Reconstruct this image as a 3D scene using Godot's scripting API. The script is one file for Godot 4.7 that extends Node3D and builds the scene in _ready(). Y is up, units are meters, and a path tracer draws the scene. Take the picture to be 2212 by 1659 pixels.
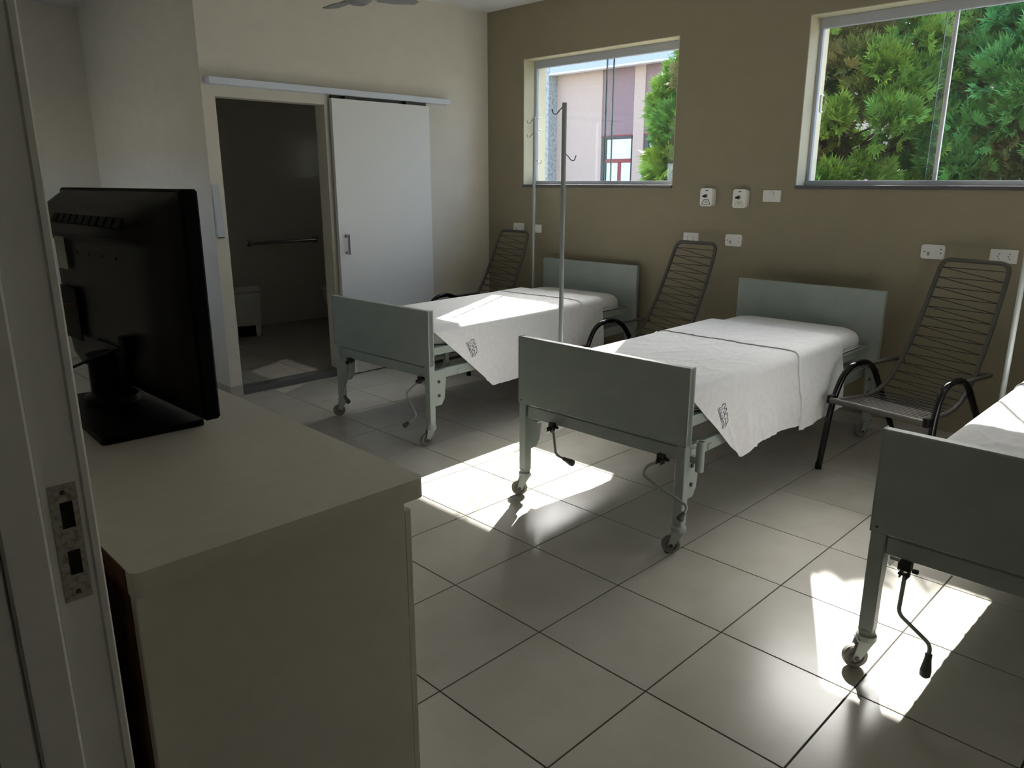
extends Node3D
# A three-bed hospital ward seen from its doorway. Axes: x along the window wall, z away from it, y up; the corner of window wall and bathroom wall is the origin.

const CEIL := 2.933
const TILE := 0.45
var M := {}
var taken := {}


class MB:
	var v := PackedVector3Array()
	var n := PackedVector3Array()

	func tri(a: Vector3, b: Vector3, c: Vector3, na: Vector3, nb: Vector3, nc: Vector3) -> void:
		if (b - a).cross(c - a).dot(na + nb + nc) > 0.0:
			v.append(a); v.append(c); v.append(b)
			n.append(na); n.append(nc); n.append(nb)
		else:
			v.append(a); v.append(b); v.append(c)
			n.append(na); n.append(nb); n.append(nc)

	func quad(a: Vector3, b: Vector3, c: Vector3, d: Vector3, m: Vector3) -> void:
		tri(a, b, c, m, m, m)
		tri(a, c, d, m, m, m)

	func quad4(a: Vector3, b: Vector3, c: Vector3, d: Vector3, na: Vector3, nb: Vector3, nc: Vector3, nd: Vector3) -> void:
		tri(a, b, c, na, nb, nc)
		tri(a, c, d, na, nc, nd)

	# a box with chamfered edges
	func box(c: Vector3, s: Vector3, e := 0.0, t := Basis()) -> MB:
		var h := s * 0.5
		e = minf(e, minf(h.x, minf(h.y, h.z)) * 0.9)
		var ax := [Vector3(1, 0, 0), Vector3(0, 1, 0), Vector3(0, 0, 1)]
		for i in 3:
			var j := (i + 1) % 3
			var k := (i + 2) % 3
			for si in [-1.0, 1.0]:
				var o: Vector3 = ax[i] * si * h[i]
				var p: Vector3 = ax[j] * (h[j] - e)
				var q: Vector3 = ax[k] * (h[k] - e)
				quad(c + t * (o - p - q), c + t * (o + p - q), c + t * (o + p + q), c + t * (o - p + q), t * (ax[i] * si))
				if e > 0.0:
					for sj in [-1.0, 1.0]:
						var a1: Vector3 = ax[i] * si * h[i] + ax[j] * sj * (h[j] - e)
						var b1: Vector3 = ax[i] * si * (h[i] - e) + ax[j] * sj * h[j]
						quad(c + t * (a1 - q), c + t * (a1 + q), c + t * (b1 + q), c + t * (b1 - q), t * ((ax[i] * si + ax[j] * sj).normalized()))
		if e > 0.0:
			for sx in [-1.0, 1.0]:
				for sy in [-1.0, 1.0]:
					for sz in [-1.0, 1.0]:
						var m: Vector3 = t * Vector3(sx, sy, sz).normalized()
						tri(c + t * Vector3(sx * h.x, sy * (h.y - e), sz * (h.z - e)), c + t * Vector3(sx * (h.x - e), sy * h.y, sz * (h.z - e)), c + t * Vector3(sx * (h.x - e), sy * (h.y - e), sz * h.z), m, m, m)
		return self

	# a box from its two corners
	func span(a: Vector3, b: Vector3, e := 0.0) -> MB:
		return box((a + b) * 0.5, (b - a).abs(), e)

	func tube(p: PackedVector3Array, r: float, seg := 10, r_end := -1.0, caps := true) -> MB:
		var cnt := p.size()
		var u := Vector3.ZERO
		var ring: Array = []
		for i in cnt:
			var d := (p[mini(i + 1, cnt - 1)] - p[maxi(i - 1, 0)]).normalized()
			if i == 0:
				u = d.cross(Vector3(0, 1, 0) if absf(d.y) < 0.9 else Vector3(1, 0, 0)).normalized()
			else:
				u = (u - d * u.dot(d)).normalized()
			var w := d.cross(u)
			var rr := r if r_end < 0.0 else lerpf(r, r_end, float(i) / (cnt - 1))
			var row: Array = []
			for k in seg:
				var an := TAU * k / seg
				var m := u * cos(an) + w * sin(an)
				row.append([p[i] + m * rr, m])
			ring.append(row)
		for i in cnt - 1:
			for k in seg:
				var k2 := (k + 1) % seg
				var a: Array = ring[i][k]
				var b: Array = ring[i][k2]
				var c: Array = ring[i + 1][k2]
				var d: Array = ring[i + 1][k]
				quad4(a[0], b[0], c[0], d[0], a[1], b[1], c[1], d[1])
		if caps:
			for e in [[0, (p[0] - p[1]).normalized()], [cnt - 1, (p[cnt - 1] - p[cnt - 2]).normalized()]]:
				for k in seg:
					tri(p[e[0]], ring[e[0]][k][0], ring[e[0]][(k + 1) % seg][0], e[1], e[1], e[1])
		return self

	func lathe(prof: Array, seg: int, xf := Transform3D()) -> MB:
		for i in prof.size() - 1:
			var a: Vector2 = prof[i]
			var b: Vector2 = prof[i + 1]
			var d := b - a
			var m2 := Vector2(d.y, -d.x).normalized()
			for k in seg:
				var a0 := TAU * k / seg
				var a1 := TAU * (k + 1) / seg
				var c0 := Vector3(cos(a0), 0, sin(a0))
				var c1 := Vector3(cos(a1), 0, sin(a1))
				var up := Vector3(0, 1, 0)
				var n0 := xf.basis * (c0 * m2.x + up * m2.y)
				var n1 := xf.basis * (c1 * m2.x + up * m2.y)
				quad4(xf * (c0 * a.x + up * a.y), xf * (c1 * a.x + up * a.y), xf * (c1 * b.x + up * b.y), xf * (c0 * b.x + up * b.y), n0, n1, n1, n0)
		return self

	func prism(poly: PackedVector2Array, depth: float, xf := Transform3D()) -> MB:
		var ids := Geometry2D.triangulate_polygon(poly)
		var area := 0.0
		for i in poly.size():
			area += poly[i].cross(poly[(i + 1) % poly.size()])
		var sg := 1.0 if area > 0.0 else -1.0
		for k in range(0, ids.size(), 3):
			for zz in [0.0, depth]:
				var m := xf.basis * Vector3(0, 0, 1.0 if zz > 0.0 else -1.0)
				var q: Array = []
				for w in 3:
					q.append(xf * Vector3(poly[ids[k + w]].x, poly[ids[k + w]].y, zz))
				tri(q[0], q[1], q[2], m, m, m)
		for i in poly.size():
			var a := poly[i]
			var b := poly[(i + 1) % poly.size()]
			var d := (b - a).normalized()
			var m := xf.basis * Vector3(d.y * sg, -d.x * sg, 0)
			quad(xf * Vector3(a.x, a.y, 0), xf * Vector3(b.x, b.y, 0), xf * Vector3(b.x, b.y, depth), xf * Vector3(a.x, a.y, depth), m)
		return self

	# a smooth sheet from a grid of points
	func grid(g: Array) -> MB:
		var rows := g.size()
		var cols: int = g[0].size()
		var nn: Array = []
		for i in rows:
			var row: Array = []
			for j in cols:
				var du: Vector3 = g[i][mini(j + 1, cols - 1)] - g[i][maxi(j - 1, 0)]
				var dv: Vector3 = g[mini(i + 1, rows - 1)][j] - g[maxi(i - 1, 0)][j]
				var m := dv.cross(du)
				row.append(m.normalized() if m.length() > 1e-12 else Vector3.UP)
			nn.append(row)
		for i in rows - 1:
			for j in cols - 1:
				quad4(g[i][j], g[i][j + 1], g[i + 1][j + 1], g[i + 1][j], nn[i][j], nn[i][j + 1], nn[i + 1][j + 1], nn[i + 1][j])
		return self

	func mesh() -> ArrayMesh:
		var a := []
		a.resize(Mesh.ARRAY_MAX)
		a[Mesh.ARRAY_VERTEX] = v
		a[Mesh.ARRAY_NORMAL] = n
		var m := ArrayMesh.new()
		m.add_surface_from_arrays(Mesh.PRIMITIVE_TRIANGLES, a)
		return m


func smooth_line(p: Array, rad: float, steps := 6) -> PackedVector3Array:
	var out := PackedVector3Array()
	out.append(p[0])
	for i in range(1, p.size() - 1):
		var a: Vector3 = p[i - 1]
		var b: Vector3 = p[i]
		var c: Vector3 = p[i + 1]
		var r := minf(rad, minf((a - b).length(), (c - b).length()) * 0.48)
		var s := b + (a - b).normalized() * r
		var e := b + (c - b).normalized() * r
		for k in steps + 1:
			var t := float(k) / steps
			out.append(s.lerp(b, t).lerp(b.lerp(e, t), t))
	out.append(p[p.size() - 1])
	return out


func numbered(s: String) -> String:
	taken[s] = taken.get(s, -1) + 1
	return s if taken[s] == 0 else "%s_%03d" % [s, taken[s]]


func obj(called: String, mb: MB, m: Material, parent: Node3D = self) -> MeshInstance3D:
	return inst(called, mb.mesh(), m, parent)


func inst(called: String, me: Mesh, m: Material, parent: Node3D = self) -> MeshInstance3D:
	var o := MeshInstance3D.new()
	o.name = numbered(called) if parent == self else called
	o.mesh = me
	o.material_override = m
	parent.add_child(o, true)
	return o


func tag(o: Node3D, label: String, category: String, group := "") -> Node3D:
	o.set_meta("label", label)
	o.set_meta("category", category)
	if group:
		o.set_meta("group", group)
	return o


func thing(called: String, label: String, category: String, at := Vector3.ZERO, turn := 0.0, group := "") -> Node3D:
	var o := Node3D.new()
	o.name = numbered(called)
	add_child(o)
	o.position = at
	o.rotation.y = turn
	return tag(o, label, category, group)


func setting(called: String, at := Vector3.ZERO) -> Node3D:
	var o := Node3D.new()
	o.name = called
	add_child(o)
	o.position = at
	o.set_meta("kind", "structure")
	return o


func struct(called: String, mb: MB, m: Material) -> MeshInstance3D:
	var o := obj(called, mb, m)
	o.set_meta("kind", "structure")
	return o


func paint(c: Color, rough := 0.6, metal := 0.0, spec := 0.5) -> StandardMaterial3D:
	var m := StandardMaterial3D.new()
	m.albedo_color = c
	m.roughness = rough
	m.metallic = metal
	m.metallic_specular = spec
	return m


func noise_tex(seed_: int, freq: float, colors: Array, size := 512, octaves := 4, normal := false, bump := 4.0) -> NoiseTexture2D:
	var f := FastNoiseLite.new()
	f.seed = seed_
	f.noise_type = FastNoiseLite.TYPE_SIMPLEX_SMOOTH
	f.frequency = freq
	f.fractal_octaves = octaves
	var t := NoiseTexture2D.new()
	t.width = size
	t.height = size
	t.seamless = true
	t.noise = f
	if normal:
		t.as_normal_map = true
		t.bump_strength = bump
	elif colors.size():
		var g := Gradient.new()
		var offs := PackedFloat32Array()
		var cols := PackedColorArray()
		for i in colors.size():
			offs.append(float(i) / (colors.size() - 1))
			cols.append(colors[i])
		g.offsets = offs
		g.colors = cols
		t.color_ramp = g
	return t


func textured(m: StandardMaterial3D, albedo: Texture2D, scale: float, normal: Texture2D = null, strength := 0.3) -> StandardMaterial3D:
	m.albedo_texture = albedo
	if normal:
		m.normal_enabled = true
		m.normal_texture = normal
		m.normal_scale = strength
	m.uv1_triplanar = true
	m.uv1_world_triplanar = true
	m.uv1_scale = Vector3.ONE * scale
	return m


func _ready() -> void:
	look_and_light()
	materials()
	shell()
	windows()
	added_alcove_window()
	bathroom()
	outdoors()
	beds()
	chairs()
	iv_poles()
	wall_plates()
	counter_and_tv()
	ceiling_fan()


# ---------------------------------------------------------------- camera, sky, sun
func look_and_light() -> void:
	var cam := Camera3D.new()
	cam.name = "camera"
	cam.fov = 53.9424
	cam.near = 0.02
	cam.far = 200.0
	cam.position = Vector3(5.2107, 1.5241, 4.8826)
	cam.rotation_degrees = Vector3(-15.0168, 45.1421, -0.0081)
	add_child(cam)
	cam.current = true
	var sky_m := ProceduralSkyMaterial.new()
	sky_m.sky_top_color = Color(0.55, 0.67, 0.85)
	sky_m.sky_horizon_color = Color(0.86, 0.91, 0.97)
	sky_m.ground_horizon_color = Color(0.70, 0.70, 0.68)
	sky_m.ground_bottom_color = Color(0.45, 0.44, 0.42)
	sky_m.sky_energy_multiplier = 1.0
	sky_m.sun_angle_max = 55.0
	sky_m.sun_curve = 0.7
	var sky := Sky.new()
	sky.sky_material = sky_m
	var env := Environment.new()
	env.background_mode = Environment.BG_SKY
	env.sky = sky
	env.background_energy_multiplier = 3.2
	env.tonemap_mode = Environment.TONE_MAPPER_LINEAR
	env.tonemap_exposure = 1.74
	env.sdfgi_enabled = true
	env.ssao_enabled = true
	env.ssil_enabled = true
	var we := WorldEnvironment.new()
	we.name = "world"
	we.environment = env
	add_child(we)
	var sun := DirectionalLight3D.new()
	sun.name = "sun"
	sun.light_color = Color(1.0, 0.99, 0.965)
	sun.light_energy = 5.0
	sun.light_angular_distance = 0.53
	sun.shadow_enabled = true
	add_child(sun)
	sun.look_at_from_position(Vector3.ZERO, Vector3(0.612, -1.0, 1.2), Vector3.UP)


# ---------------------------------------------------------------- materials
func materials() -> void:
	var fine := noise_tex(3, 0.09, [], 512, 4, true, 3.0)
	var mild := noise_tex(5, 0.012, [Color(0.975, 0.975, 0.975), Color(1, 1, 1)], 512, 4)
	M.cream = textured(paint(Color(0.87, 0.85, 0.80), 0.75, 0.0, 0.35), mild, 0.7, fine, 0.12)
	M.olive = textured(paint(Color(0.61, 0.575, 0.485), 0.7, 0.0, 0.35), mild, 0.7, fine, 0.12)
	M.ceiling = textured(paint(Color(0.90, 0.90, 0.89), 0.85, 0.0, 0.3), mild, 0.6)
	M.reveal = textured(paint(Color(0.81, 0.79, 0.68), 0.7, 0.0, 0.35), mild, 0.7)
	var tilet := noise_tex(11, 0.008, [Color(0.955, 0.95, 0.94), Color(0.985, 0.985, 0.98), Color(1, 1, 1)], 512, 5)
	M.tiles = []
	for c in [Color(0.72, 0.705, 0.665), Color(0.735, 0.72, 0.68), Color(0.715, 0.70, 0.665), Color(0.73, 0.715, 0.68)]:
		M.tiles.append(textured(paint(c, 0.22, 0.0, 0.5), tilet, 0.9))
	M.grout = paint(Color(0.24, 0.22, 0.19), 0.9)
	M.granite = textured(paint(Color(1, 1, 1), 0.3), noise_tex(21, 0.15, [Color(0.13, 0.14, 0.15), Color(0.32, 0.33, 0.34), Color(0.46, 0.46, 0.46), Color(0.17, 0.17, 0.18)], 512, 3), 2.2)
	M.alu = paint(Color(0.74, 0.76, 0.80), 0.45, 0.1)
	M.rail = paint(Color(0.86, 0.89, 0.94), 0.45)
	M.alu_white = paint(Color(0.86, 0.87, 0.88), 0.45)
	M.pane = paint(Color(0.55, 0.62, 0.60, 0.02), 0.02)
	M.pane.transparency = BaseMaterial3D.TRANSPARENCY_ALPHA
	M.pane_edge = paint(Color(0.42, 0.52, 0.50), 0.15)
	M.frosted = paint(Color(0.82, 0.84, 0.82, 0.84), 0.2)
	M.frosted.backlight_enabled = true
	M.frosted.backlight = Color(0.3, 0.3, 0.3)
	M.frosted.transparency = BaseMaterial3D.TRANSPARENCY_ALPHA
	M.unseen_blind = paint(Color(0.96, 0.91, 0.77), 0.9)  # for the added blind that tints the alcove light
	M.unseen_blind.backlight_enabled = true
	M.unseen_blind.backlight = Color(1, 1, 1)
	M.unseen_blind_dense = paint(Color(0.80, 0.77, 0.68), 0.9)  # for the added blind that dims the unseen third window
	M.door_white = paint(Color(0.92, 0.93, 0.93), 0.5)
	M.chrome = paint(Color(0.75, 0.75, 0.76), 0.18, 1.0)
	M.strike = textured(paint(Color(0.66, 0.65, 0.60), 0.5), noise_tex(71, 0.08, [Color(0.62, 0.56, 0.50), Color(0.95, 0.95, 0.94), Color(1, 1, 1)], 256, 4), 4.0)
	M.dull_steel = paint(Color(0.55, 0.54, 0.52), 0.4, 0.9)
	M.bed = textured(paint(Color(0.625, 0.66, 0.635), 0.38), noise_tex(31, 0.02, [Color(0.94, 0.95, 0.94), Color(1, 1, 1)], 256, 3), 1.2)
	M.rubber = paint(Color(0.48, 0.47, 0.44), 0.7)
	M.black_plastic = paint(Color(0.035, 0.033, 0.03), 0.5, 0.0, 0.35)
	M.tv_bezel = paint(Color(0.012, 0.012, 0.012), 0.4, 0.0, 0.25)
	M.tv_side = paint(Color(0.010, 0.010, 0.010), 0.65, 0.0, 0.2)
	M.dark_metal = paint(Color(0.25, 0.25, 0.24), 0.45, 0.5)
	M.grip = paint(Color(0.32, 0.33, 0.30), 0.5)
	M.cloth = textured(paint(Color(0.93, 0.93, 0.93), 0.85, 0.0, 0.25), noise_tex(41, 0.03, [Color(0.96, 0.96, 0.96), Color(1, 1, 1)], 256, 3), 3.0, noise_tex(43, 0.2, [], 256, 2, true, 2.0), 0.15)
	M.mattress = textured(paint(Color(0.88, 0.88, 0.88), 0.85, 0.0, 0.25), noise_tex(45, 0.03, [Color(0.96, 0.96, 0.96), Color(1, 1, 1)], 256, 3), 3.0)
	M.ink = paint(Color(0.12, 0.13, 0.16), 0.8)
	M.ink_pale = paint(Color(0.36, 0.39, 0.42), 0.8)
	M.chair_black = paint(Color(0.018, 0.018, 0.022), 0.14)
	M.chair_cord = paint(Color(0.33, 0.32, 0.30), 0.5)
	M.cord = paint(Color(0.20, 0.195, 0.185), 0.45)
	M.cord_pale = paint(Color(0.50, 0.49, 0.47), 0.45)
	M.pole = paint(Color(0.66, 0.69, 0.68), 0.4, 0.1)
	M.plastic_white = paint(Color(0.95, 0.95, 0.93), 0.35)
	M.plate_mark = paint(Color(0.25, 0.25, 0.25), 0.5)
	M.plate_line = paint(Color(0.62, 0.62, 0.61), 0.5)
	M.green_print = paint(Color(0.10, 0.36, 0.34), 0.6)
	M.yellow_print = paint(Color(0.80, 0.76, 0.35), 0.6)
	M.laminate = textured(paint(Color(0.79, 0.775, 0.72), 0.45), noise_tex(51, 0.05, [Color(0.97, 0.97, 0.97), Color(1, 1, 1)], 256, 3), 1.0)
	M.raw_wood = textured(paint(Color(0.42, 0.25, 0.09), 0.8), noise_tex(53, 0.03, [Color(0.7, 0.7, 0.7), Color(1, 1, 1)], 256, 4), 3.0)
	M.jamb = textured(paint(Color(0.88, 0.88, 0.85), 0.35), mild, 1.0)
	M.bath_wall = textured(paint(Color(0.86, 0.84, 0.79), 0.12), mild, 0.7)
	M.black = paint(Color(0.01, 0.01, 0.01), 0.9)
	M.porcelain = paint(Color(0.88, 0.88, 0.86), 0.12)
	M.bin = paint(Color(0.80, 0.80, 0.77), 0.4)
	M.holder = paint(Color(0.74, 0.77, 0.79), 0.5)
	M.fan_grey = paint(Color(0.52, 0.53, 0.53), 0.5)
	M.sticker = paint(Color(0.62, 0.64, 0.58), 0.6)
	M.cable_tan = paint(Color(0.38, 0.30, 0.20), 0.6)
	M.b_white = textured(paint(Color(0.70, 0.625, 0.565), 0.85), noise_tex(61, 0.05, [Color(0.93, 0.92, 0.92), Color(1, 1, 1)], 512, 4), 0.8)
	M.b_brown = textured(paint(Color(0.56, 0.47, 0.47), 0.85), noise_tex(63, 0.06, [Color(0.80, 0.78, 0.78), Color(1, 1, 1)], 512, 5), 0.8)
	M.b_concrete = textured(paint(Color(0.66, 0.68, 0.66), 0.9), noise_tex(65, 0.03, [Color(0.62, 0.63, 0.62), Color(0.9, 0.9, 0.9), Color(1, 1, 1)], 512, 5), 0.7)
	M.b_roof = paint(Color(0.60, 0.64, 0.69), 0.6)
	M.b_red = paint(Color(0.48, 0.14, 0.14), 0.5)
	M.b_frame = paint(Color(0.17, 0.18, 0.19), 0.4)
	M.b_blind = paint(Color(0.78, 0.84, 0.84), 0.3)
	M.ground = textured(paint(Color(0.60, 0.58, 0.53), 0.9), noise_tex(67, 0.02, [Color(0.8, 0.8, 0.8), Color(1, 1, 1)], 512, 5), 0.3)
	M.bark = textured(paint(Color(0.34, 0.27, 0.21), 0.9), noise_tex(69, 0.05, [Color(0.6, 0.6, 0.6), Color(1, 1, 1)], 256, 4), 3.0)
	M.leaf = paint(Color(1, 1, 1), 0.6, 0.0, 0.3)
	M.leaf.vertex_color_use_as_albedo = true
	M.leaf.backlight_enabled = true
	M.leaf.backlight = Color(0.35, 0.35, 0.35)


# ---------------------------------------------------------------- room shell
func tile_floor(parent: Node3D, x0: float, x1: float, z0: float, z1: float, ox: float, oz: float, top: float, variants: Array) -> void:
	var rng := RandomNumberGenerator.new()
	rng.seed = 7
	var cache := {}
	var g := 0.0024
	var i0 := int(floor((x0 - ox) / TILE))
	var j0 := int(floor((z0 - oz) / TILE))
	var i := i0
	while ox + i * TILE < x1 - 0.01:
		var j := j0
		while oz + j * TILE < z1 - 0.01:
			var a := maxf(ox + i * TILE, x0)
			var b := minf(ox + (i + 1) * TILE, x1)
			var c := maxf(oz + j * TILE, z0)
			var d := minf(oz + (j + 1) * TILE, z1)
			if b - a > 0.02 and d - c > 0.02:
				var key := "%.3f %.3f" % [b - a, d - c]
				if not cache.has(key):
					cache[key] = MB.new().box(Vector3(0, -0.005, 0), Vector3(b - a - 2 * g, 0.01, d - c - 2 * g), 0.001).mesh()
				var o := inst("tile", cache[key], variants[rng.randi() % variants.size()], parent)
				o.position = Vector3((a + b) * 0.5, top, (c + d) * 0.5)
			j += 1
		i += 1


func shell() -> void:
	var fl := setting("floor")
	obj("grout_bed", MB.new().span(Vector3(-2.6, -0.15, -0.27), Vector3(7.6, -0.0025, 6.9)), M.grout, fl)
	tile_floor(fl, 0.0, 7.4, 0.0, 4.6, 0.027, 0.022, 0.0, M.tiles)
	tile_floor(fl, -2.25, 0.0, 2.59, 4.6, 0.027, 0.022, 0.0, M.tiles)
	tile_floor(fl, 4.06, 5.28, 4.6, 5.6, 0.027, 0.022, 0.0, M.tiles)
	struct("ceiling", MB.new().span(Vector3(-2.6, CEIL, -0.6), Vector3(7.6, CEIL + 0.2, 6.9)), M.ceiling)
	# window wall with three openings (the third added, out of view), and the bathroom's small one
	var wb := MB.new()
	var t := -0.27
	wb.span(Vector3(-0.12, 0, t), Vector3(7.6, 1.478, 0))
	wb.span(Vector3(-0.12, 2.515, t), Vector3(7.6, CEIL, 0))
	var xs := [-0.12, 0.445, 1.975, 2.915, 4.445, 5.385, 6.915, 7.6]
	for k in range(0, 8, 2):
		wb.span(Vector3(xs[k], 1.478, t), Vector3(xs[k + 1], 2.515, 0))
	struct("wall_back", wb, M.olive)
	# bathroom wall with its doorway, then the outside corner of the bathroom block
	var wl := MB.new()
	wl.span(Vector3(-0.12, 0, 0), Vector3(0, CEIL, 1.67))
	wl.span(Vector3(-0.12, 2.078, 1.67), Vector3(0, CEIL, 2.50))
	wl.span(Vector3(-0.12, 0, 2.50), Vector3(0, CEIL, 2.59))
	struct("wall_left", wl, M.cream)
	struct("wall_alcove_side", MB.new().span(Vector3(-2.4, 0, 2.46), Vector3(-0.12, CEIL, 2.59)), M.cream)
	struct("wall_alcove_end", MB.new().span(Vector3(-2.4, 0, 2.59), Vector3(-2.25, CEIL, 4.75)), M.cream)
	struct("wall_right", MB.new().span(Vector3(7.4, 0, 0), Vector3(7.6, CEIL, 6.75)), M.cream)
	var wf := MB.new()
	wf.span(Vector3(-2.4, 0, 4.6), Vector3(4.02, 1.3, 4.75))
	wf.span(Vector3(-2.4, 2.5, 4.6), Vector3(4.02, CEIL, 4.75))
	wf.span(Vector3(-2.4, 1.3, 4.6), Vector3(-1.9, 2.5, 4.75))
	wf.span(Vector3(-0.3, 1.3, 4.6), Vector3(4.02, 2.5, 4.75))
	wf.span(Vector3(5.32, 0, 4.6), Vector3(7.4, CEIL, 4.75))
	wf.span(Vector3(4.02, 2.14, 4.6), Vector3(5.32, CEIL, 4.75))
	struct("wall_front", wf, M.cream)
	struct("wall_corridor_far", MB.new().span(Vector3(2.6, 0, 6.6), Vector3(7.4, CEIL, 6.75)), M.cream)
	struct("wall_corridor_end", MB.new().span(Vector3(2.6, 0, 4.75), Vector3(2.75, CEIL, 6.6)), M.cream)
	# low tiled skirting
	var sk := MB.new()
	sk.span(Vector3(0, 0, 2.506), Vector3(0.008, 0.075, 2.59))
	sk.span(Vector3(0, 0, 0.0), Vector3(0.008, 0.075, 1.66))
	struct("baseboard_left", sk, M.tiles[0])
	struct("baseboard_back", MB.new().span(Vector3(0.008, 0, 0.0), Vector3(7.4, 0.075, 0.008)), M.tiles[1])
	struct("baseboard_alcove", MB.new().span(Vector3(-2.25, 0, 2.59), Vector3(0.008, 0.075, 2.598)), M.tiles[0])
	# entrance door frame: rebated jambs, head and the strike plate
	var d1 := setting("door_1", Vector3(0, 0, 0.005))
	for s in [0, 1]:
		var jb := MB.new()
		var x0: float = 4.02 if s == 0 else 5.32
		var dx: float = 1.0 if s == 0 else -1.0
		jb.span(Vector3(x0, 0, 4.598), Vector3(x0 + 0.04 * dx, 2.10, 4.66), 0.003)
		jb.span(Vector3(x0, 0, 4.66), Vector3(x0 + 0.055 * dx, 2.10, 4.715), 0.004)
		jb.span(Vector3(x0, 0, 4.715), Vector3(x0 + 0.048 * dx, 2.10, 4.765), 0.004)
		jb.span(Vector3(x0, 0, 4.592), Vector3(x0 + 0.043 * dx, 2.10, 4.606), 0.003)
		obj("jamb", jb, M.jamb, d1)
	obj("head", MB.new().span(Vector3(4.02, 2.10, 4.592), Vector3(5.32, 2.14, 4.765), 0.004), M.jamb, d1)
	var sp := MB.new()
	var px := 4.0615
	sp.span(Vector3(4.0595, 1.085, 4.612), Vector3(px, 1.112, 4.648))
	sp.span(Vector3(4.0595, 1.010, 4.612), Vector3(px, 1.045, 4.648))
	sp.span(Vector3(4.0595, 0.932, 4.612), Vector3(px, 0.972, 4.648))
	for yy in [[1.045, 1.085], [0.972, 1.010]]:
		sp.span(Vector3(4.0595, yy[0], 4.612), Vector3(px, yy[1], 4.6195))
		sp.span(Vector3(4.0595, yy[0], 4.636), Vector3(px, yy[1], 4.648))
	var spo := obj("strike_plate", sp, M.strike, d1)
	spo.set_meta("label", "worn steel strike plate with two slots")
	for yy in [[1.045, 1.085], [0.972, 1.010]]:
		obj("latch_hole_shade", MB.new().span(Vector3(4.0593, yy[0], 4.6195), Vector3(4.0604, yy[1], 4.636)), M.black, d1)  # black block put in as the dark inside the hole
	for y in [1.100, 0.945]:
		obj("screw", MB.new().lathe([Vector2(0.0035, 0.0), Vector2(0.003, 0.001), Vector2(0.0, 0.0012)], 10, Transform3D(Basis(Vector3(0, 0, 1), -PI / 2), Vector3(px, y, 4.63))), M.dark_metal, d1)


# ---------------------------------------------------------------- windows
func one_window(n: int, x0: float, split: float, overlap: float, wide_stile: bool) -> Node3D:
	var w := setting("window_%d" % n)
	var x1 := x0 + 1.52
	var ew := 0.003 if wide_stile else 0.010
	var y0 := 1.50
	var y1 := 2.51
	var rv := MB.new()
	rv.span(Vector3(x0 - 0.005, y0, -0.27), Vector3(x0, y1, 0.0008))
	rv.span(Vector3(x1, y0, -0.27), Vector3(x1 + 0.005, y1, 0.0008))
	rv.span(Vector3(x0 - 0.005, y1, -0.27), Vector3(x1 + 0.005, y1 + 0.005, 0.0008))
	obj("reveal", rv, M.reveal, w)
	obj("sill", MB.new().span(Vector3(x0 - 0.005, y0 - 0.022, -0.29), Vector3(x1 + 0.005, y0, 0.012), 0.002), M.granite, w)
	obj("head_rail", MB.new().span(Vector3(x0, y1 - 0.06, -0.165), Vector3(x1, y1, -0.125), 0.002), M.alu, w)
	obj("bottom_track", MB.new().span(Vector3(x0, y0, -0.165), Vector3(x1, y0 + 0.03, -0.125), 0.002), M.alu, w)
	obj("side_channel", MB.new().span(Vector3(x0, y0 + 0.03, -0.16), Vector3(x0 + 0.022, y1 - 0.06, -0.13), 0.002), M.alu, w)
	obj("side_channel", MB.new().span(Vector3(x1 - 0.022, y0 + 0.03, -0.16), Vector3(x1, y1 - 0.06, -0.13), 0.002), M.alu, w)
	var ya := y0 + 0.03
	var yb := y1 - 0.06
	# two frameless sheets that overlap at the middle
	var fixed := inst("pane", one_sheet(x0 + 0.022, split + overlap, ya, yb, -0.152), M.pane, w)
	var e1 := MB.new()
	e1.span(Vector3(split + overlap - ew, ya, -0.156), Vector3(split + overlap, yb, -0.148))
	obj("pane_edge", e1, M.pane_edge, fixed)
	var sliding := inst("pane", one_sheet(split, x1 - 0.022, ya, yb, -0.138), M.pane, w)
	var e2 := MB.new()
	e2.span(Vector3(split, ya, -0.142), Vector3(split + ew, yb, -0.134))
	obj("pane_edge", e2, M.pane_edge, sliding)
	if wide_stile:
		obj("stile", MB.new().span(Vector3(split + overlap - 0.016, ya, -0.15), Vector3(split + overlap + 0.004, yb, -0.128), 0.002), M.alu_white, fixed)
	var hd := MB.new()
	var hx := x0 + 0.055
	hd.tube(smooth_line([Vector3(hx, 1.955, -0.15), Vector3(hx, 1.955, -0.115), Vector3(hx, 2.055, -0.115), Vector3(hx, 2.055, -0.15)], 0.015), 0.006, 8)
	obj("pull_handle", hd, M.plastic_white, w)
	return w


func one_sheet(xa: float, xb: float, ya: float, yb: float, z: float) -> Mesh:
	var m := MB.new()
	m.span(Vector3(xa, ya, z - 0.004), Vector3(xb, yb, z + 0.004))
	return m.mesh()


func windows() -> void:
	one_window(1, 0.45, 1.222, 0.066, false)
	one_window(2, 2.92, 3.645, 0.06, true)
	var w4 := one_window(4, 5.39, 6.115, 0.06, true)  # unseen third window, added for the light it gives the room
	obj("added_blind", MB.new().span(Vector3(5.40, 1.86, -0.105), Vector3(6.90, 2.50, -0.102)), M.unseen_blind_dense, w4)  # blind added out of view to dim this window


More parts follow.
